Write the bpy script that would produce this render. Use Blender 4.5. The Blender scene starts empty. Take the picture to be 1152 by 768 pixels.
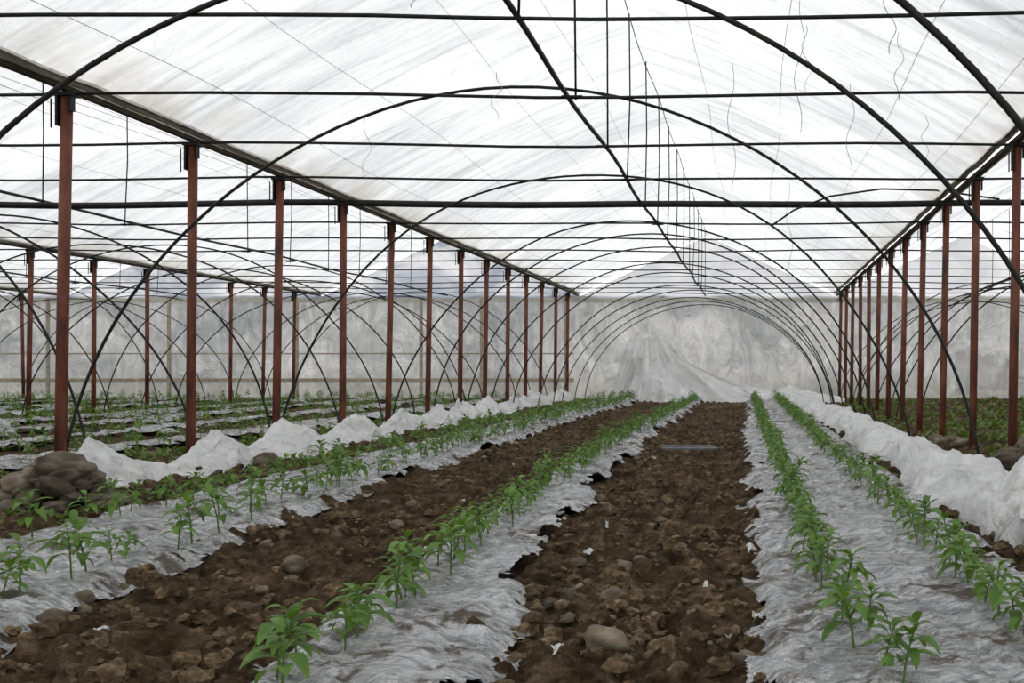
import bpy, math, random
import numpy as np
random.seed(7); rng=np.random.default_rng(7)
sc=bpy.context.scene
sc.view_settings.view_transform='Standard'
CAMH=0.97
# ---------------------------------------------------------------- noise
def _h(ix,iy,s):
    n=(ix.astype(np.int64)*374761393+iy.astype(np.int64)*668265263+s*1442695041)&0xffffffff
    n=((n^(n>>13))*1274126177)&0xffffffff
    n=(n^(n>>16))&0xffffffff
    return n/4294967295.0
def vn(x,y,s=0):
    x=np.asarray(x,float);y=np.asarray(y,float)
    x,y=np.broadcast_arrays(x,y)
    ix=np.floor(x);iy=np.floor(y);fx=x-ix;fy=y-iy
    fx=fx*fx*fx*(fx*(fx*6-15)+10);fy=fy*fy*fy*(fy*(fy*6-15)+10)
    a=_h(ix,iy,s);b=_h(ix+1,iy,s);c=_h(ix,iy+1,s);d=_h(ix+1,iy+1,s)
    return (a+(b-a)*fx)*(1-fy)+(c+(d-c)*fx)*fy
def fbm(x,y,s=0,o=3):
    r=0;a=.5;t=0
    for i in range(o):
        r=r+a*vn(x*2**i+i*17.3,y*2**i+i*9.1,s+i);t+=a;a*=.5
    return r/t
def billow(x,y,s=0,o=3):
    r=0;a=.5;t=0
    for i in range(o):
        r=r+a*np.abs(2*vn(x*2**i+i*7.3,y*2**i+i*3.1,s+i)-1);t+=a;a*=.5
    return r/t
# ---------------------------------------------------------------- mesh builder
class MB:
    def __init__(s): s.v=[];s.f=[];s.n=0
    def add(s,v,f):
        v=np.asarray(v,float).reshape(-1,3)
        s.v.append(v); s.f+= [tuple(int(i)+s.n for i in q) for q in f]; s.n+=len(v)
    def tube(s,pts,r,seg=8,caps=True):
        P=np.asarray(pts,float);n=len(P)
        R=np.full(n,r) if np.isscalar(r) else np.asarray(r,float)
        T=np.gradient(P,axis=0);T/=np.linalg.norm(T,axis=1)[:,None]+1e-9
        up=np.array([0,0,1.]) if abs(T[0][2])<.9 else np.array([0,1.,0])
        if abs(T[0][0])<.3 and n>4 and abs(T[0][1])<.3: up=np.array([0,1.,0])
        V=[]
        a=np.linspace(0,2*math.pi,seg,endpoint=False)
        A=up
        for i in range(n):
            B=np.cross(T[i],A); B/=np.linalg.norm(B)+1e-9
            A=np.cross(B,T[i])
            V.append(P[i]+R[i]*(np.cos(a)[:,None]*A+np.sin(a)[:,None]*B))
        F=[]
        for i in range(n-1):
            for j in range(seg):
                k=(j+1)%seg
                F.append((i*seg+j,i*seg+k,(i+1)*seg+k,(i+1)*seg+j))
        if caps:
            F.append(tuple(range(seg))[::-1]);F.append(tuple((n-1)*seg+j for j in range(seg)))
        s.add(np.concatenate(V),F)
    def box(s,c,d,rot=0):
        c=np.array(c);d=np.array(d)/2
        v=np.array([[x,y,z] for x in(-1,1) for y in(-1,1) for z in(-1,1)])*d
        cr,sr=math.cos(rot),math.sin(rot)
        v=np.stack([v[:,0]*cr-v[:,1]*sr,v[:,0]*sr+v[:,1]*cr,v[:,2]],1)+c
        s.add(v,[(0,1,3,2),(4,6,7,5),(0,4,5,1),(2,3,7,6),(0,2,6,4),(1,5,7,3)])
    def grid(s,X,Y,Z,mask=None):
        n,m=X.shape
        idx=np.arange(n*m).reshape(n,m)
        q=np.stack([idx[:-1,:-1],idx[:-1,1:],idx[1:,1:],idx[1:,:-1]],-1)
        q=q.reshape(-1,4) if mask is None else q[mask]
        s.add(np.stack([X,Y,Z],-1).reshape(-1,3),q.tolist())
    def obj(s,name,mat,smooth=True,parent=None):
        if not s.v: return None
        me=bpy.data.meshes.new(name)
        me.from_pydata(np.concatenate(s.v).tolist(),[],s.f); me.update()
        if smooth: me.polygons.foreach_set('use_smooth',[True]*len(me.polygons))
        me.materials.append(mat)
        o=bpy.data.objects.new(name,me); sc.collection.objects.link(o)
        if parent: o.parent=parent
        return o
# ---------------------------------------------------------------- materials
class NT:
    def __init__(s,name):
        s.m=bpy.data.materials.new(name);s.m.use_nodes=True
        s.t=s.m.node_tree;s.t.nodes.clear()
        s.out=s.N('ShaderNodeOutputMaterial')
        s.tc=s.N('ShaderNodeTexCoord')
    def N(s,t): return s.t.nodes.new(t)
    def L(s,a,b): s.t.links.new(a,b)
    def mp(s,scale,rot=(0,0,0)):
        m=s.N('ShaderNodeMapping');m.inputs['Scale'].default_value=scale;m.inputs['Rotation'].default_value=rot
        s.L(s.tc.outputs['Object'],m.inputs[0]);return m.outputs[0]
    def noise(s,vec,scale,det=4,rough=.55,dist=0):
        n=s.N('ShaderNodeTexNoise');n.inputs['Scale'].default_value=scale;n.inputs['Detail'].default_value=det
        n.inputs['Roughness'].default_value=rough;n.inputs['Distortion'].default_value=dist
        s.L(vec,n.inputs['Vector']);return n.outputs[0]
    def ramp(s,fac,stops):
        r=s.N('ShaderNodeValToRGB');e=r.color_ramp.elements
        while len(e)<len(stops): e.new(.5)
        for i,(p,c) in enumerate(stops):
            e[i].position=p;e[i].color=(*c,1) if len(c)==3 else c
        s.L(fac,r.inputs[0]);return r.outputs[0]
    def mix(s,fac,a,b,mode='MIX'):
        m=s.N('ShaderNodeMix');m.data_type='RGBA';m.blend_type=mode
        for sock,v in((m.inputs[0],fac),(m.inputs[6],a),(m.inputs[7],b)):
            if hasattr(v,'links') or hasattr(v,'is_linked'): s.L(v,sock)
            else: sock.default_value=v if not isinstance(v,tuple) else (*v,1)
        return m.outputs[2]
    def bump(s,h,st,d,prev=None):
        b=s.N('ShaderNodeBump');b.inputs['Strength'].default_value=st;b.inputs['Distance'].default_value=d
        s.L(h,b.inputs['Height'])
        if prev is not None: s.L(prev,b.inputs['Normal'])
        return b.outputs[0]
    def pbr(s,col,rough=.8,metal=0,nrm=None,spec=.3):
        p=s.N('ShaderNodeBsdfPrincipled')
        for nm,v in (('Base Color',col),('Roughness',rough),('Metallic',metal)):
            if isinstance(v,tuple):p.inputs[nm].default_value=(*v,1)
            elif isinstance(v,(int,float)):p.inputs[nm].default_value=v
            else:s.L(v,p.inputs[nm])
        p.inputs['Specular IOR Level'].default_value=spec
        if nrm is not None:s.L(nrm,p.inputs['Normal'])
        return p.outputs[0]
    def transl(s,col,nrm=None):
        p=s.N('ShaderNodeBsdfTranslucent')
        if isinstance(col,tuple):p.inputs[0].default_value=(*col,1)
        else:s.L(col,p.inputs[0])
        if nrm is not None:s.L(nrm,p.inputs['Normal'])
        return p.outputs[0]
    def mixs(s,f,a,b):
        m=s.N('ShaderNodeMixShader')
        if isinstance(f,(int,float)):m.inputs[0].default_value=f
        else:s.L(f,m.inputs[0])
        s.L(a,m.inputs[1]);s.L(b,m.inputs[2]);return m.outputs[0]
    def end(s,sh): s.L(sh,s.out.inputs[0]);return s.m

def m_soil():
    t=NT('soil');o=t.mp((1,1,1))
    n1=t.noise(o,1.4,5,.65);n2=t.noise(o,11,8,.75);n3=t.noise(o,70,5,.75)
    c=t.ramp(n2,[(.34,(.024,.015,.008)),(.47,(.082,.055,.031)),(.56,(.145,.104,.063)),(.68,(.28,.215,.145))])
    c2=t.ramp(n1,[(.38,(.62,.60,.58)),(.62,(1.2,1.16,1.1))])
    c=t.mix(1.0,c,c2,'MULTIPLY')
    b=t.bump(n2,1.0,.06);b=t.bump(n3,1.0,.015,b)
    return t.end(t.pbr(c,.95,0,b,.1))
def m_clod():
    t=NT('soil_clod');o=t.mp((1,1,1));n2=t.noise(o,26,6,.7);n0=t.noise(o,5,3)
    c=t.ramp(n2,[(.35,(.05,.035,.02)),(.52,(.12,.085,.052)),(.68,(.24,.185,.125))])
    c=t.mix(1.0,c,t.ramp(n0,[(.38,(.65,.63,.6)),(.62,(1.3,1.27,1.22))]),'MULTIPLY')
    return t.end(t.pbr(c,.95,0,t.bump(t.noise(o,60,4,.7),.8,.01),.1))
def m_rock(name='field_stone',k=1.0):
    t=NT(name);o=t.mp((1,1,1));n=t.noise(o,7,6,.65);n2=t.noise(o,40,5,.7);n0=t.noise(o,2.6,2)
    c=t.ramp(n,[(.3,(.07*k,.055*k,.038*k)),(.5,(.13*k,.105*k,.073*k)),(.7,(.23*k,.20*k,.15*k))])
    c=t.mix(1.0,c,t.ramp(n0,[(.4,(.6,.6,.6)),(.6,(1.2,1.2,1.2))]),'MULTIPLY')
    return t.end(t.pbr(c,.85,0,t.bump(n2,.5,.01),.2))
def m_mulch():
    t=NT('mulch_film');o=t.mp((1,1,1))
    w=t.noise(t.mp((5,15,1),(0,0,.2)),1.2,7,.68,1.6);w2=t.noise(o,12,7,.7,2.0);d=t.noise(o,3.2,8,.75);l=t.noise(t.mp((1.5,.5,1)),1,2)
    base=t.ramp(w,[(.37,(.28,.285,.29)),(.47,(.60,.605,.61)),(.56,(.93,.93,.93))])  # crease shade painted into the film colour; same noise drives the bump
    base=t.mix(1.0,base,t.ramp(l,[(.35,(.84,.84,.84)),(.65,(1,1,1))]),'MULTIPLY')
    dm=t.ramp(d,[(.53,(0,0,0)),(.56,(.45,.45,.45)),(.60,(1,1,1))])
    c=t.mix(dm,base,(.13,.095,.06))
    rg=t.ramp(d,[(.50,(.16,.16,.16)),(.58,(.8,.8,.8))])
    mt=t.ramp(d,[(.52,(.5,.5,.5)),(.57,(0,0,0))])
    a=t.bump(w,1.0,.13);a=t.bump(w2,1.0,.045,a)
    return t.end(t.pbr(c,rg,mt,a,1.0))
def m_whitefilm(name='white_film',tr=.25):
    t=NT(name);o=t.mp((1,1,1))
    w=t.noise(t.mp((1,1,1)),5,6,.6,2.2);d=t.noise(o,2.5,5,.65)
    c=t.ramp(d,[(.32,(.66,.65,.61)),(.45,(.90,.90,.89)),(.8,(.93,.93,.93))])
    nb=t.bump(w,1.0,.07)
    return t.end(t.mixs(tr,t.pbr(c,.25,0,nb,.8),t.transl(c,nb)))
def m_roof():
    t=NT('roof_film')
    a=t.noise(t.mp((.45,3.4,.5),(0,0,.3)),1.0,6,.6,1.0)
    b=t.noise(t.mp((.22,.3,.25)),1.0,4,.55)
    e=t.noise(t.mp((1.0,22,1.0),(0,0,.5)),1.0,3,.6)
    f=t.noise(t.mp((1.6,.9,1.0),(0,0,.7)),1.0,6,.6,2.5)
    c=t.ramp(a,[(.30,(.62,.625,.625)),(.44,(.79,.795,.80)),(.58,(.90,.90,.905))])
    c=t.mix(1.0,c,t.ramp(b,[(.35,(.80,.805,.81)),(.58,(1,1,1))]),'MULTIPLY')
    c=t.mix(1.0,c,t.ramp(e,[(.3,(.87,.87,.87)),(.55,(1,1,1))]),'MULTIPLY')
    c=t.mix(1.0,c,t.ramp(f,[(.485,(1,1,1)),(.5,(.90,.90,.90)),(.515,(1,1,1))]),'MULTIPLY')
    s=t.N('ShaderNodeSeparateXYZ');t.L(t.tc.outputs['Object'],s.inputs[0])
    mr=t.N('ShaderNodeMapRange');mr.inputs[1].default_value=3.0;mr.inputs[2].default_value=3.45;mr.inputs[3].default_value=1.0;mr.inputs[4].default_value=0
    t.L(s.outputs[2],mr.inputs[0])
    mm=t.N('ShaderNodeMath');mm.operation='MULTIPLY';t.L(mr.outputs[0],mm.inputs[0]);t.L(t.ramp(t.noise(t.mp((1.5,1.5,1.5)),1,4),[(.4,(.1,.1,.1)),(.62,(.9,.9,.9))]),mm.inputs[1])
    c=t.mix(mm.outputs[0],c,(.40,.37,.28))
    nb=t.bump(a,.5,.12)
    d=t.N('ShaderNodeBsdfDiffuse');t.L(c,d.inputs[0])
    return t.end(t.mixs(.87,d.outputs[0],t.transl(c,nb)))
def m_wall():
    t=NT('wall_film')
    a=t.noise(t.mp((2.0,3,.8),(0,.5,0)),1.0,6,.65,1.8);b=t.noise(t.mp((.3,.35,.6)),1.0,5,.65)
    c=t.ramp(a,[(.32,(.50,.51,.50)),(.5,(.65,.65,.64)),(.62,(.78,.78,.77))])
    c=t.mix(1.0,c,t.ramp(b,[(.36,(.62,.64,.66)),(.6,(1,1,.99))]),'MULTIPLY')
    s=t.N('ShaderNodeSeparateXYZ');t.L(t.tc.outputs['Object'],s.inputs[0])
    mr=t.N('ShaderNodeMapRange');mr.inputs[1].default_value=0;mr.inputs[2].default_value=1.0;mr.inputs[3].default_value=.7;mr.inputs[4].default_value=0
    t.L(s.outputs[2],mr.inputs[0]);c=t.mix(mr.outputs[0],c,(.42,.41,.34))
    d=t.N('ShaderNodeBsdfDiffuse');t.L(c,d.inputs[0])
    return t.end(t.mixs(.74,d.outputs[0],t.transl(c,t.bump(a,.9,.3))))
def m_gable(name,k):
    t=NT(name);b=t.noise(t.mp((.45,.6,.8)),1.0,5,.6,.8)
    l=lambda c:tuple(v+(.93-v)*k for v in c)
    c=t.ramp(b,[(.40,l((.44,.48,.55))),(.5,l((.68,.71,.75))),(.6,(.94,.94,.95))])
    d=t.N('ShaderNodeBsdfDiffuse');t.L(c,d.inputs[0])
    return t.end(t.mixs(.88+.06*k,d.outputs[0],t.transl(c)))
def m_red():
    t=NT('red_oxide_steel');o=t.mp((3,3,.8));n=t.noise(o,3,5,.65)
    c=t.ramp(n,[(.3,(.04,.02,.013)),(.5,(.135,.042,.024)),(.72,(.22,.085,.05))])
    return t.end(t.pbr(c,.6,0,None,.3))
def m_dark():
    t=NT('dark_steel');n=t.noise(t.mp((2,2,2)),4,4)
    c=t.ramp(n,[(.35,(.008,.009,.008)),(.6,(.02,.021,.018)),(.8,(.05,.033,.02))])
    return t.end(t.pbr(c,.6,.1,None,.25))
def m_rusty():
    t=NT('weathered_gutter');n=t.noise(t.mp((3,1.2,3)),3,5,.7)
    c=t.ramp(n,[(.35,(.03,.024,.018)),(.6,(.09,.07,.05)),(.8,(.3,.27,.22))])
    return t.end(t.pbr(c,.8))
def m_leaf(name,c0,c1):
    t=NT(name);n=t.noise(t.mp((1,1,1)),9,3)
    c=t.ramp(n,[(.35,c0),(.65,c1)])
    return t.end(t.mixs(.3,t.pbr(c,.5,0,None,.3),t.transl(t.mix(1.0,c,(1.4,1.25,.6),'MULTIPLY'))))
def plain(name,c0,c1,r=.7):
    t=NT(name);n=t.noise(t.mp((1,1,1)),8,4);return t.end(t.pbr(t.ramp(n,[(.35,c0),(.65,c1)]),r))
SOIL=m_soil();CLOD=m_clod();ROCK=m_rock();MULCH=m_mulch();WFILM=m_whitefilm();SHEER=m_whitefilm('sheer_film',.35);ROOF=m_roof();WALL=m_wall()
GABLE=m_gable('gable_film',0);GABLE2=m_gable('gable_film_pale',.62)  # second film is paler and less blue, for centre and right gables
RED=m_red();DARK=m_dark();RUST=m_rusty()
LEAF=m_leaf('pepper_leaf',(.06,.13,.022),(.135,.26,.045))
WEED=m_leaf('weed_leaf',(.07,.13,.025),(.15,.22,.05))
RAIL=plain('weathered_timber',(.30,.25,.18),(.45,.40,.31))
CREAM=plain('old_eave_board',(.42,.40,.34),(.58,.56,.50))
WIRE=plain('galvanised_wire',(.12,.12,.12),(.22,.22,.22),.4)
STRING=plain('baling_twine',(.10,.16,.18),(.22,.30,.32))
BOARD=plain('slate_board',(.10,.11,.11),(.17,.18,.18))
# ---------------------------------------------------------------- layout
XL,XR=-5.21,2.45; BAY=XR-XL; Y0=8.9; YB=35.0
ZP=CAMH+2.04; ZR=CAMH+3.9
def ip(y,t): return np.interp(y,[a for a,b in t],[b for a,b in t])
BR_l=lambda y: ip(y,[(3,.07),(4,.05),(7,0),(14,-.1),(35,-.2)])
BR_r=lambda y: ip(y,[(3,1.22),(8,1.15),(16,1.08),(35,.9)])
BC_r=lambda y: ip(y,[(3,-.78),(3.7,-.82),(4.8,-.94),(6.8,-1.08),(10,-1.24),(14.5,-1.32),(35,-1.3)])
BC_l=lambda y: ip(y,[(3,-1.42),(5,-1.55),(7,-1.62),(10,-1.72),(35,-1.85)])
BD_r=lambda y: ip(y,[(3,-2.45),(4,-2.54),(5,-2.68),(6.8,-2.8),(9.6,-2.88),(16,-3.0),(35,-3.0)])
BD_l=lambda y: ip(y,[(3,-3.85),(8,-3.9),(35,-4.05)])
BEDS=[(BR_l,BR_r),(BC_l,BC_r),(BD_l,BD_r)]
side=[]
for c in (-6.9,-8.6,-10.4,-12.0,-14.4,-16.1,-17.9,-19.6,-21.5):
    side.append(c); BEDS.append((lambda y,c=c:c-.42+0*y,lambda y,c=c:c+.42+0*y))
def bedmask(x,y,inset=0.):
    m=0*x
    for l,r in BEDS:
        L=l(y);R=r(y);s=np.clip((np.minimum(x-L,R-x)-inset)/.12+.5,0,1)
        m=np.maximum(m,s*s*(3-2*s))
    return m
def bedz(x,y): return .055*bedmask(x,y)
def gz(x,y):
    x=np.asarray(x,float);y=np.asarray(y,float)
    m=bedmask(x,y,.30*np.clip(fbm(x*2.3,y*1.7,61,4)-.36,0,1)*1.6)
    r=.07*(1-billow(x*2.6,y*2.6,3,3))+.06*fbm(x*.9,y*.9,9,2)
    r=r+.11*billow(x*5.5+fbm(x*3,y*3,2,2),y*5.5,21,2)+.055*billow(x*13,y*13,33,2)+.02*vn(x*30,y*30,5)
    r=r-.12
    fade=np.clip((34.5-y)/4,.2,1)
    mm=bedmask(x,y)
    return .055*m+r*(1-m)*fade-.035*m+.03*(1-m)*mm
# ---------------------------------------------------------------- ground
ys=[-12,-6,-2,0,1.2,2.0,2.6]
y=2.8
while y<36: ys.append(y);y*=1.0044
ys+= [38,45,60,90]
xs=list(np.arange(-60,-24,4.))+list(np.arange(-24,-6,.12))+list(np.arange(-6,-4,.035))+list(np.arange(-4,1.8,.019))+list(np.arange(1.8,3,.035))+list(np.arange(3,10.5,.12))+[12,16,24,40]
X,Y=np.meshgrid(np.array(xs),np.array(ys))
b=MB();b.grid(X,Y,gz(X,Y));b.obj('ground',SOIL)
# ---------------------------------------------------------------- mulch films
def mulch(name,l,r,y0,y1,fine=.03,grow=1.0055,seed=0,rag=.16):
    yy=[];y=y0
    while y<y1: yy.append(y);y*=grow
    yy=np.array(yy);wid=float(np.max(r(yy)-l(yy)))+.16
    n=max(8,int(wid/fine));u=np.linspace(0,1,n)
    U,Yg=np.meshgrid(u,yy)
    L=(l(yy)-.08)[:,None];R=(r(yy)+.08)[:,None]
    Xg=L+(R-L)*U
    z=.058*bedmask(Xg,Yg)+.004
    q=fbm(Xg*2,Yg*1.2,seed+70,2)
    z=z+.045*(1-billow(Xg*2.2+2*q,Yg*5,seed+5,3))+.055*(1-billow(Xg*7+Yg*1.5,Yg*2.6+Xg*2,seed+8,3))-.034
    z=z+.014*vn(Xg*18,Yg*18,seed+2)
    xc=(Xg[:-1,:-1]+Xg[1:,1:])/2;yc=(Yg[:-1,:-1]+Yg[1:,1:])/2
    e=np.minimum(xc-L[:-1],R[:-1]-xc)
    th=rag*(fbm(xc*2.6,yc*1.6,seed+11,5)-.36)*2.2
    keep=e>th
    b=MB();b.grid(Xg+.004*rng.standard_normal(Xg.shape),Yg,z,keep);return b.obj(name,MULCH)
mulch('mulch_film_strip',BR_l,BR_r,3.0,33.5,.02,1.0038,seed=1)
mulch('mulch_film_strip',BC_l,BC_r,3.0,33.5,.018,1.0038,seed=2,rag=.24)
mulch('mulch_film_strip',BD_l,BD_r,3.0,33.5,.024,1.004,seed=3)
for i,c in enumerate(side):
    mulch('mulch_film_strip',BEDS[3+i][0],BEDS[3+i][1],max(5,abs(c)/.75),33.5,.09,1.009,seed=40+i,rag=.42)
# ---------------------------------------------------------------- clods / stones
def ico(sub):
    import bmesh
    bm=bmesh.new();bmesh.ops.create_icosphere(bm,subdivisions=sub,radius=1)
    v=np.array([list(q.co) for q in bm.verts]);f=[tuple(w.index for w in q.verts) for q in bm.faces];bm.free();return v,f
def variants(sub,k,amp,fr):
    v,f=ico(sub);o=[]
    for i in range(k):
        n=fbm(v[:,0]*fr+v[:,2]*1.3+i*7,v[:,1]*fr+v[:,2]*1.7+i*3,i,2)-.5
        o.append(v*(1+amp*n)[:,None])
    return o,f
CV,CF=variants(2,12,1.4,2.4);RV,RF=variants(3,12,.75,1.0)
def put(b,V,F,x,y,z,sx,sy,sz,tilt=0):
    a=random.random()*6.28;c,s=math.cos(a),math.sin(a)
    w=V*np.array([sx,sy,sz])
    if tilt:
        q=random.uniform(-tilt,tilt);cq,sq=math.cos(q),math.sin(q);w=np.stack([w[:,0]*cq-w[:,2]*sq,w[:,1],w[:,0]*sq+w[:,2]*cq],1)
    w=np.stack([w[:,0]*c-w[:,1]*s,w[:,0]*s+w[:,1]*c,w[:,2]],1)+np.array([x,y,z]);b.add(w,F)
b=MB();bs=MB()
N=20000
YY=3.0*np.exp(rng.random(N)*math.log(8));XX=rng.uniform(-4.8,1.6,N)
M=bedmask(XX,YY);ZZ=gz(XX,YY);E=fbm(XX*1.5,YY*1.2,91,2)
for i in range(N):
    xx,yy,m,z=float(XX[i]),float(YY[i]),M[i],float(ZZ[i])
    if m>.5 and random.random()>.045: continue
    if m<=.5 and random.random()>.28+1.2*(E[i]-.36): continue
    r=.007+.034*random.random()**3.3
    if random.random()<.02:r*=1.5
    if m>.5: z=.065;r*=.6
    if random.random()<.06: put(bs,random.choice(RV),RF,xx,yy,z+r*.2,r*1.2,r,r*.75,.3)
    else: put(b,random.choice(CV),CF,xx,yy,z+r*.15,r*1.15,r,r*.85)
b.obj('soil_clods',CLOD,False);bs.obj('scattered_pebbles',ROCK)
def w2(px,py): 
    Y=CAMH*1320/(py-412);return (px-848)*Y/1320,Y
for px,py,d in [(683,738,.085),(838,748,.045),(690,694,.045),(535,722,.036),(57,716,.055),(640,694,.035),(785,712,.035),(560,682,.03),(583,680,.03),(330,648,.06),(640,610,.035),(300,620,.045),(120,665,.055),(95,690,.045),(385,700,.035),(770,735,.035),(620,700,.03),(140,672,.04),(350,640,.04),(720,650,.03)]:
    xx,yy=w2(px,py);b=MB();z=float(gz(np.array([xx]),np.array([yy]))[0])
    z=max(z,float(bedz(np.array([xx]),np.array([yy]))[0]))
    put(b,random.choice(RV),RF,xx,yy,z+d*.35,d,d*.85,d*.7,.2);b.obj('stone',ROCK)
def pile(name,cx,cy,n,R,H,rs):
    b=MB()
    for i in range(n):
        t=(i/n)**1.0;a=i*2.4+random.uniform(-.3,.3);rr=R*(1-t)**.9*random.uniform(.75,1.05)
        r=rs*random.uniform(.6,1.3)
        put(b,random.choice(RV),RF,cx+rr*math.cos(a),cy+rr*.7*math.sin(a),.0+H*t+r*.25,r*1.25,r,r*.68,.4)
    return b.obj(name,ROCK)
pile('stone_pile',-4.5,7.6,44,.48,.34,.085)
pile('stone_pile',2.5,10.3,30,.50,.30,.10)
pile('stone_pile',2.25,13.6,12,.35,.12,.08)
pile('stone_pile',-4.75,11.3,9,.28,.08,.07)
# ---------------------------------------------------------------- plants
def leaf(L,W,az,p0,droop,org,fold=.35):
    n=6;us=np.linspace(0,1,n);ds=L/(n-1);x=0;z=0;P=[]
    for u in us:
        P.append((x,z));p=p0-droop*u;x+=math.cos(p)*ds;z+=math.sin(p)*ds
    V=[]
    ca,sa=math.cos(az),math.sin(az)
    for (x,z),u in zip(P,us):
        w=W*.5*(math.sin(math.pi*min(1,u*.93+.02)**.72))+.0008
        for s in(-1,0,1):
            h=z+abs(s)*w*fold
            V.append((org[0]+x*ca-s*w*sa,org[1]+x*sa+s*w*ca,org[2]+h))
    F=[(i*3+j,i*3+j+1,i*3+j+4,i*3+j+3) for i in range(n-1) for j in(0,1)]
    return V,F
def pepper(seed):
    random.seed(seed);b=MB();H=random.uniform(.15,.23)
    lx,ly=random.uniform(-.04,.04),random.uniform(-.04,.04)
    st=lambda t:(lx*t*t,ly*t*t,H*t)
    b.tube([st(t) for t in np.linspace(-.15,1,5)],[.0045,.004,.0035,.003,.002],5)
    n=random.randint(12,16);az=random.random()*6
    for i in range(n):
        t=.4+.6*(i/(n-1))**.8;az+=2.4+random.uniform(-.4,.4)
        o=np.array(st(t));pl=.035*(1.15-t)+.008
        up=math.radians(25+40*t)
        e=o+np.array([math.cos(az)*math.cos(up),math.sin(az)*math.cos(up),math.sin(up)])*pl
        b.tube([o,(o+e)/2,e],.0013,3,False)
        L=random.uniform(.06,.105)*(1.05 if t<.85 else .7)
        b.add(*leaf(L,L*random.uniform(.36,.48),az,math.radians(random.uniform(-15,25)+45*max(0,t-.7)/.3),math.radians(random.uniform(45,105)),e))
    return np.concatenate(b.v),b.f
PV=[pepper(100+i) for i in range(14)]
random.seed(5)
def row(name,fx,y0,y1,step=.3,jit=.035,sc_=1.0,gap=.04):
    b=MB();y=y0;n=0
    while y<y1:
        if random.random()>gap:
            V,F=random.choice(PV);s=sc_*random.uniform(.7,1.12);a=random.random()*6.28
            c,d=math.cos(a)*s,math.sin(a)*s;x=float(fx(y))+random.uniform(-jit,jit)
            z=float(bedz(np.array([x]),np.array([y]))[0])+.01
            b.add(np.stack([V[:,0]*c-V[:,1]*d+x,V[:,0]*d+V[:,1]*c+y,V[:,2]*s+z],1),F)
        y+=step*random.uniform(.7,1.3)*(1 if y<5 else 1.25)
    return b.obj(name,LEAF)
row('pepper_seedling_row',lambda y:ip(y,[(3,.38),(3.9,.34),(4.4,.30),(8,.25),(16,.15),(30,.02)]),3.2,33,.19,.05,1.06,.02)
row('pepper_seedling_row',lambda y:ip(y,[(3,.95),(4.2,.86),(10,.78),(16,.72),(30,.6)]),3.1,33,.19,.05,1.06,.02)
row('pepper_seedling_row',lambda y:ip(y,[(3,-1.26),(3.8,-1.3),(5.6,-1.36),(7.6,-1.43),(10,-1.5),(14,-1.54),(33,-1.5)]),3.1,33,.16,.08,1.03)
row('pepper_seedling_row',lambda y:ip(y,[(3,-2.75),(4.6,-2.82),(6,-2.87),(7.2,-3.0),(12,-3.15),(35,-3.25)]),4.2,33,.20,.07,1.12,.02)
row('pepper_seedling_row',lambda y:ip(y,[(3,-3.6),(8,-3.7),(35,-3.85)]),5.6,33,.26,.08,1.05)
for c in side:
    for dx in(-.25,.25):
        row('pepper_seedling_row',lambda y,c=c,dx=dx:c+dx,abs(c)/.72,33,.36,.1,1,.12)
# weeds
b=MB()
def tuft(x,y,s):
    z=float(gz(np.array([x]),np.array([y]))[0])
    for i in range(random.randint(4,7)):
        L=s*random.uniform(.6,1.3)
        V,F=leaf(L,L*random.uniform(.18,.5),random.random()*6.28,math.radians(random.uniform(20,80)),math.radians(random.uniform(30,110)),(x+random.uniform(-.03,.03),y+random.uniform(-.03,.03),z))
        b.add(V,F)
def band(x0,x1,y0,y1,n,s):
    for i in range(n):
        y=y0*math.exp(random.random()*math.log(y1/y0));x=random.uniform(x0,x1)
        if fbm(np.array([x*1.1]),np.array([y*.8]),77,2)[0]<.42: continue
        tuft(x,y,s*random.uniform(.5,1.2))
band(-4.6,-4.0,7,30,900,.08);band(-6.4,-5.2,8,34,1500,.10);band(-13.6,-12.4,17,34,350,.13)
band(2.1,4.6,11,34.5,1900,.12);band(4.6,9.5,16,34.5,1200,.14);band(1.8,2.6,9,14,300,.09)
band(-20,-5.6,12,34,2300,.11)
b.obj('weeds',WEED)
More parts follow.
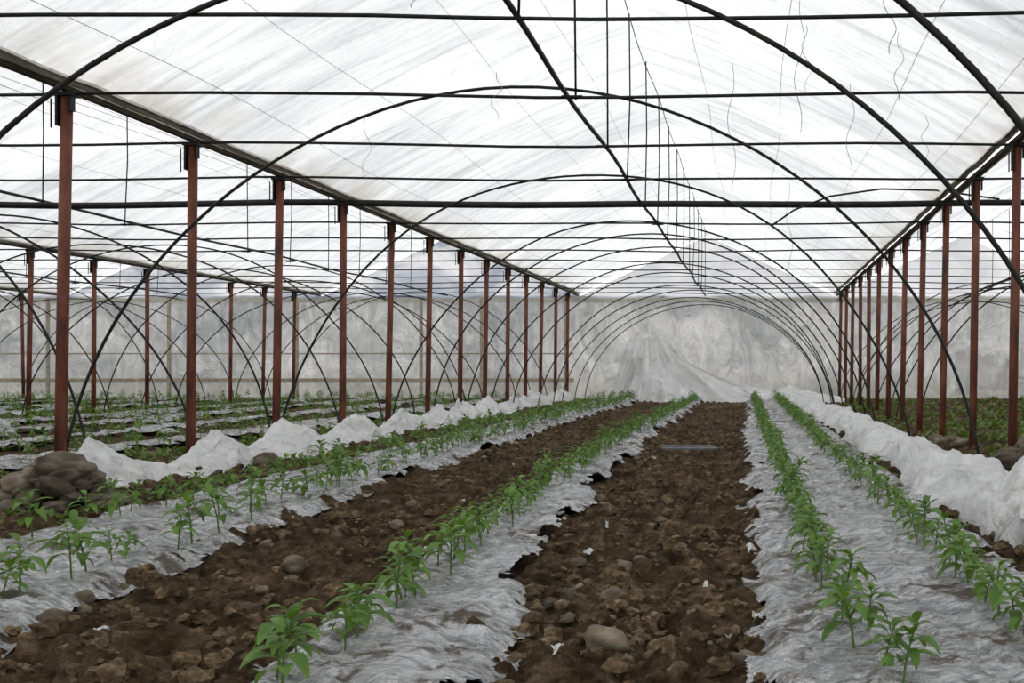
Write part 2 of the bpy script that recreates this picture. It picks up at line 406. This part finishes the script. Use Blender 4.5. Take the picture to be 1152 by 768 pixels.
# ---------------------------------------------------------------- folded white film along the posts
def bank(name,path,y0,y1,width,H,seed,tent=0):
    yy=[];y=y0
    while y<y1: yy.append(y);y+=.02+.003*(y-y0)
    yy=np.array(yy);s=np.linspace(-1,1,50);S,Yg=np.meshgrid(s,yy)
    cx=path(yy)[:,None];w=(width*(.65+.7*vn(yy*.9,0*yy,seed)))[:,None]
    c=(1.1*(vn(yy*1.1,0*yy+9,seed+1)-.5))[:,None]
    if tent:
        q=yy/2.0-Y0/2+.5+.22*(vn(yy*.6,0*yy,seed+4)-.5);fr=q-np.floor(q)
        pk=.3+.4*vn(np.floor(q)+.5,0*q+2.5,seed+6)
        tri=np.where(fr<pk,fr/pk,(1-fr)/(1-pk))
        amp=.45+.75*vn(np.floor(q)*1.0+.5,0*q+7.5,seed+8)
        h=H*(.18+tri**1.25*amp)
        h=h+H*.25*(1-billow(yy*1.7,0*yy,seed+9,2))
    else:
        h=H*(.35+.35*vn(yy*.8,0*yy+4,seed)+.45*(1-billow(yy*1.3,0*yy+2,seed+2,2)))
    h=h[:,None]
    T=np.where(S<c,(S+1)/(c+1),(1-S)/(1-c))
    T=np.clip(T,0,1)
    Z=h*T**(.8 if not tent else 1.05)
    warp=fbm(Yg*1.3,S*1.2,seed+40,2)*2
    Z+=h*.6*(1-billow(Yg*1.2+S*1.2+warp,S*1.8+3-Yg*.5,seed+5,2))*T**.5*(1.2-T)
    Z+=.06*(1-billow(Yg*3.2+S*2+warp,S*3.0-Yg*1.2,seed+7,2))*np.clip(T*4,0,1)
    Z+=.02*(1-T)*vn(Yg*4,S*3,seed)-.03
    Xg=cx+w*S*(1+.45*(fbm(Yg*2.0,S+4,seed+3,3)-.5))+.07*(billow(Yg*2.4,S*2,seed+13,2)-.3)
    Yg2=Yg+.09*(fbm(S*3,Yg*2.5,seed+15,3)-.5)
    b=MB();b.grid(Xg,Yg2,Z);return b.obj(name,WFILM)
bank('folded_film_bank',lambda y:ip(y,[(4,1.62),(5.5,1.6),(7,1.48),(9,1.51),(12,1.54),(16,1.47),(24,1.35),(30,1.0),(33,.6)]),4.7,32.5,.34,.31,11)
bank('folded_film_bank',lambda y:ip(y,[(4,-5.0),(8,-4.95),(10,-4.93),(14,-5.0),(34,-5.35)]),6.0,33.5,.30,.32,12,1)
b=MB()
t=np.linspace(0,1,70);S,T=np.meshgrid(np.linspace(-1,1,60),t)
Xg=1.66+.38*S+.10*(fbm(S*2,T*4,3,3)-.5);Yg=5.9+1.1*T+.12*fbm(S*2,T*3,9,2)
env=(1-np.abs(S)**2.2)*(1-np.abs(2*T-1)**2.4)
Z=.38*env*(.8+.4*fbm(S*1.5,T*3,19,2))+.16*(1-billow(S*1.6+T*2,T*3-S,5,3))*np.clip(env*2,0,1)-.04
b.grid(Xg,Yg,Z);b.obj('film_bundle',WFILM)
# draped sheet at the back: tied along a short line at the end wall, sagging and trailing right
b=MB();U,V=np.meshgrid(np.linspace(0,1,300),np.linspace(0,1,120))
tx=-3.55+1.45*U;ty=33.2+0*U
tz=1.50+.50*np.sin(math.pi*np.clip(U*.95+.05,0,1))**.6+.06*np.sin(U*13)
bx=-3.95+6.0*U**1.3;by=33.0-2.6*np.sin(math.pi*np.clip(U*.9+.05,0,1))**.7
k=V**(.9+1.1*U)
ple=(1-billow(U*8+V*.8,V*1.0,4,2))-.6
Xg=tx+(bx-tx)*k+.2*ple*V
Yg=ty+(by-ty)*(V**1.2)-.85*ple*np.sin(V*math.pi*.8)
Z=tz*(1-V**(1.25-.45*U))+.16*ple*np.sin(math.pi*V)+.09*fbm(U*11,V*6,3,3)-.04
b.grid(Xg,Yg,Z);b.obj('draped_plastic_sheet',SHEER)
b=MB();U,V=np.meshgrid(np.linspace(0,1,160),np.linspace(-1,1,30))
Xg=-1.9+4.3*U+.05*V;Yg=30.9+.9*np.sin(U*3+.5)*.6+V*(.5-.15*U)
Z=(.40-.12*U)*(1-V*V)*(.45+.8*fbm(U*9,V*1.2,7,3))+.22*(1-billow(U*8+V,V*1.2,9,3))*(1-V**4)*np.clip(4*(1-U)+.1,0,1)-.07
b.grid(Xg,Yg,Z);b.obj('crumpled_floor_film',WFILM)
# film scraps in the aisles
b=MB()
sp=[(790,665),(818,735),(625,752),(640,570),(850,715),(735,520),(845,640),(660,640)]
for i in range(16):
    if i<len(sp): xx,yy=w2(*sp[i])
    else: yy=3.3*math.exp(random.random()*1.7);xx=random.choice([random.uniform(-1.0,-.8),random.uniform(-.15,.05),random.uniform(-2.8,-1.6)])
    s=random.uniform(.012,.026);u,v=np.meshgrid(np.linspace(-1,1,6),np.linspace(-1,1,6))
    a=random.random()*3
    Xg=xx+s*(u*math.cos(a)-v*.45*math.sin(a));Yg=yy+s*1.4*(u*math.sin(a)+v*.45*math.cos(a))
    Z=gz(Xg,Yg)+.012+.03*fbm(u*2+i,v*2,i,2)
    b.grid(Xg+.01*rng.random(Xg.shape),Yg+.01*rng.random(Xg.shape),Z)
b.obj('film_scraps',WFILM)
xx,yy=w2(775,512);b=MB();b.box((xx,yy,.075),(.62,.16,.02),.03);b.box((xx-.02,yy+.09,.09),(.58,.05,.03),.05);b.obj('discarded_board',BOARD,False)
# ---------------------------------------------------------------- posts
def post(name,x,y,lean=.02):
    b=MB();dx=random.uniform(-lean,lean)*1.5;dy=random.uniform(-lean,lean)
    tx,ty=x,y;bx,by=x+dx-.04,y+dy
    b.tube([(bx,by,-.12),((bx+tx)/2,(by+ty)/2,1.5),(tx,ty,ZP)],.043,12)
    o=b.obj(name,RED)
    c=MB()
    c.box((tx,ty,ZP+.02),(.15,.12,.03));c.box((tx-.052,ty-.02,ZP-.10),(.016,.07,.24));c.box((tx+.052,ty-.02,ZP-.05),(.012,.06,.12))
    c.tube([(tx-.09,ty-.05,ZP-.02),(tx-.09,ty-.05,ZP-.24)],.007,5)
    c.obj('bracket',DARK,False,o)
    return o
for n in range(-1,13):
    yy=Y0+2*n
    post('support_post',XL,yy);
    post('support_post',XR,yy)
    if yy>15:post('support_post',XL-BAY,yy)
    if yy>25:post('support_post',XL-2*BAY,yy,.15)
    if yy>22:post('support_post',XR+BAY-.1,yy)
# ---------------------------------------------------------------- crossbars, longitudinals
XA,XB=XL-3*BAY,XR+BAY
for n in range(-3,13):
    yy=Y0+2*n; b=MB();z=ZP+.03
    thick=(n==3)
    pts=[(x,yy+.01*math.sin(x*3+n),z+(.012*math.sin(x*1.3+n)-(.02*math.sin((x-XL)/BAY*math.pi)**2))) for x in np.linspace(XA+.1,XB-.1,60)]
    b.tube(pts,.042 if thick else .0125,8)
    b.obj('heavy_tie_pipe' if thick else 'tie_bar',DARK)
def long(name,x,z,r,mat,y0=-3,y1=YB-.15,wob=.015):
    b=MB();b.tube([(x+wob*math.sin(q*1.3+x),q,z+wob*math.sin(q*.9+x*2)) for q in np.linspace(y0,y1,50)],r,6);return b.obj(name,mat)
for k in range(-2,2):
    vx=XL+k*BAY
    g=MB();g.box((vx,(YB-3)/2,ZP+.065),(.06,YB+2.6,.035));
    g.obj('valley_gutter',RUST,False)
    g=MB()
    for sx in(-1,1):
        u,q=np.meshgrid(np.linspace(0,1,7),np.linspace(-3,YB-.1,400))
        a=u*5.2;r=.03+.012*fbm(q*3,u*2,k+7,2)
        g.grid(vx+sx*(.075+.006*np.sin(q*5))+sx*r*np.cos(a),q,ZP+.10+r*np.sin(a)+.02*fbm(q*1.3,0*q,k+3,2))
    g.obj('rolled_film_edge',CREAM)
for k in range(-3,2):
    cx=(XL+XR)/2+k*BAY
    long('apex_pipe',cx-.05,ZP+.06,.019,DARK)
    long('ridge_wire',cx,ZR-.03,.006,DARK)
    b=MB()
    for n in range(-1,13):
        yy=Y0+2*n
        if yy<abs(cx)/.68-.5: continue
        b.tube([(cx+.01,yy,ZR-.03),(cx+.02,yy,(ZR+ZP)/2),(cx+random.uniform(-.03,.03),yy,ZP-.02)],.009,5)
        b.tube([(cx-.08,yy,ZP+.005),(cx+.08,yy,ZP+.005)],.012,5)
    b.obj('ridge_hanger_rods',DARK)
# training wires
b=MB()
for k in(-2,-1,0,1):
    for fx in(.1,.2,.32,.42,.60,.72,.85,.93):
        x=XL+k*BAY+fx*BAY;z=ZP+(ZR-ZP)*(1-abs(2*fx-1))-.10-.05*random.random();ph=random.random()*6
        b.tube([(x+.03*math.sin(q*.8+ph),q,z+.03*math.sin(q*.7+ph)) for q in np.linspace(-2,YB-.1,34)],.0026,4,False)
b.obj('training_wires',WIRE)
# ---------------------------------------------------------------- hoops
def hoop(cx,hw,ap,y,r=.016):
    b=MB();ph=random.random()*6;ly=random.uniform(-.12,.12)
    pts=[]
    for t in np.linspace(-.03,math.pi+.03,56):
        w=.03*math.sin(3*t+ph);s=math.sin(t);c=math.cos(t)
        pts.append((cx-(hw+w)*c*(1-.08*max(s,0)*abs(c)),y+ly*max(0,s),ap*s+.015*math.sin(5*t+ph)))
    b.tube(pts,r,7);return b.obj('hoop_arch',DARK)
CX=-1.72
hoop(CX,3.72,3.3,4.9,.018);hoop(CX-.06,3.8,3.36,6.9,.017)
ds=[4.45,6.45,8.45,9.45,10.45,11.45,12.45,13.45,14.2,15.0,15.7,16.3]
for i,d in enumerate(ds):
    f=max(0,(d-10)/6.5)
    hoop(CX+.25*f+random.uniform(-.07,.07),3.5-.2*f,3.10-.45*f+random.uniform(-.04,.04),2*d,.0125)
for k in(-1,-2,1):
    for d in [5.45,6.45,7.45,8.45,9.45,10.45,11.45,12.45,13.45,14.45,15.45,16.3]:
        cx=CX+k*BAY
        if 2*d<(abs(cx)-3.6)/.8 and k<0: continue
        if k==1 and d<9: continue
        hoop(cx+random.uniform(-.25,.25),3.5,2.95+random.uniform(-.3,.12),2*d+random.uniform(-.4,.4),.012)
b=MB();pts=[(.22,14.6,2.72),(.5,14.65,2.92),(.95,14.7,3.10),(1.6,14.75,3.20),(2.3,14.8,3.19),(3.1,14.8,3.08)]
b.tube(pts,.012,6);b.obj('bent_rod',DARK)
# strings
b=MB()
for x,y,zt,L in[(-2.0,6.9,3.35,.28),(-1.95,8.9,3.2,.35),(.35,8.9,3.75,1.0),(.4,8.9,3.55,.5),(.9,10.9,3.6,.9),(.45,14.9,3.3,1.2),(-.2,10.9,3.8,1.2),(1.1,8.9,3.5,.5),(-3.6,10.9,3.3,.6),(1.6,10.9,3.3,.4),(.8,6.9,3.3,.5)]:
    p=random.random()*6
    b.tube([(x+.045*math.sin(t*9+p)*math.sin(t*3),y+.03*math.cos(t*8+p),zt-L*t) for t in np.linspace(0,1,24)],.0024,4,False)
b.obj('hanging_twine',STRING)
# ---------------------------------------------------------------- roof film
for k in range(-3,2):
    b=MB();x0=XL+k*BAY
    for half in(0,1):
        u=np.linspace(0,1,40);yy=np.linspace(-3,YB+.1,300);U,Yg=np.meshgrid(u,yy)
        Xg=x0+.03+U*(BAY/2-.03) if half==0 else x0+BAY-.03-U*(BAY/2-.03)
        Z=ZP+.12+(ZR-ZP-.12)*U
        sag=np.sin(math.pi*U)**.7
        Z+= sag*(.07*np.abs(np.sin((Yg-Y0)*math.pi/2))**.7+.09*fbm(Xg*1.2,Yg*1.5,20+k,3)+.06*(1-billow(Xg*.8+Yg*.6,Yg*2.2,50+k,3)))
        b.grid(Xg,Yg,Z)
    b.obj('greenhouse_roof_film',ROOF)
# ---------------------------------------------------------------- walls
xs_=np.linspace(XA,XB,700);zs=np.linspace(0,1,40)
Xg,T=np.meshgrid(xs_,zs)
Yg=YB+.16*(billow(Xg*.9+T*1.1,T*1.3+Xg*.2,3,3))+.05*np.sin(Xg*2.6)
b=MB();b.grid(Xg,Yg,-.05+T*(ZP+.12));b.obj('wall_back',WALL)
for k in range(-3,2):
    g=MB();x0=XL+k*BAY
    u=np.linspace(0,1,30);U,V=np.meshgrid(u,np.linspace(0,1,6))
    top=ZP+.05+(ZR-ZP-.05)*(1-np.abs(2*U-1))
    g.grid(x0+U*BAY,YB+.02+0*U,(ZP-.02)+V*(top-ZP+.02))
    g.obj('gable_end_film',GABLE if k<0 else GABLE2)
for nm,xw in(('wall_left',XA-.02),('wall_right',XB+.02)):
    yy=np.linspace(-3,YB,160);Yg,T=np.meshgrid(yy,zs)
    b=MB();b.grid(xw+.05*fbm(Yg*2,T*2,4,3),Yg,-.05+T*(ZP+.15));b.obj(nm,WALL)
b=MB()
b.box(((XA+XL)/2,YB-.08,.55),(XL-XA-.3,.05,.13))
b.box(((XA+XL)/2,YB-.08,1.35),(XL-XA-.3,.05,.04))
for x in (-24.5,-21,-17.4,-13.6,-9.9,-8.1,-5.6): b.box((x,YB-.09,ZP/2),(.09,.06,ZP))
b.obj('wall_frame_rails',RAIL,False)
b=MB();b.box(((XA+XB)/2,YB-.08,ZP-.08),(XB-XA-.3,.05,.13));b.obj('trim_1',CREAM,False)
b=MB();U,V=np.meshgrid(np.linspace(0,1,90),np.linspace(0,1,30))
b.grid(5.8+U*3.8,33.7+.5*(billow(U*7,V*.8,5,3))-.2*(1-V),.05+.35*vn(U*7,0*U,4)*(1-V)+V*(1.3+.3*vn(U*3,0*U,8)))
b.obj('hanging_plastic_curtain',SHEER)
# ---------------------------------------------------------------- world
w=bpy.data.worlds.new('World');sc.world=w;w.use_nodes=True
nt=w.node_tree;bg=nt.nodes['Background'];bg.inputs[0].default_value=(.985,.99,1,1);bg.inputs[1].default_value=1.62
# ---------------------------------------------------------------- camera
cd=bpy.data.cameras.new('Camera');cd.sensor_width=36;cd.sensor_fit='HORIZONTAL';cd.lens=1320/1152*36
cd.shift_x=-272/1152;cd.shift_y=28/1152;cd.clip_start=.05;cd.clip_end=300
co=bpy.data.objects.new('Camera',cd);sc.collection.objects.link(co)
co.location=(0,0,CAMH);co.rotation_euler=(math.pi/2,0,0)
sc.camera=co
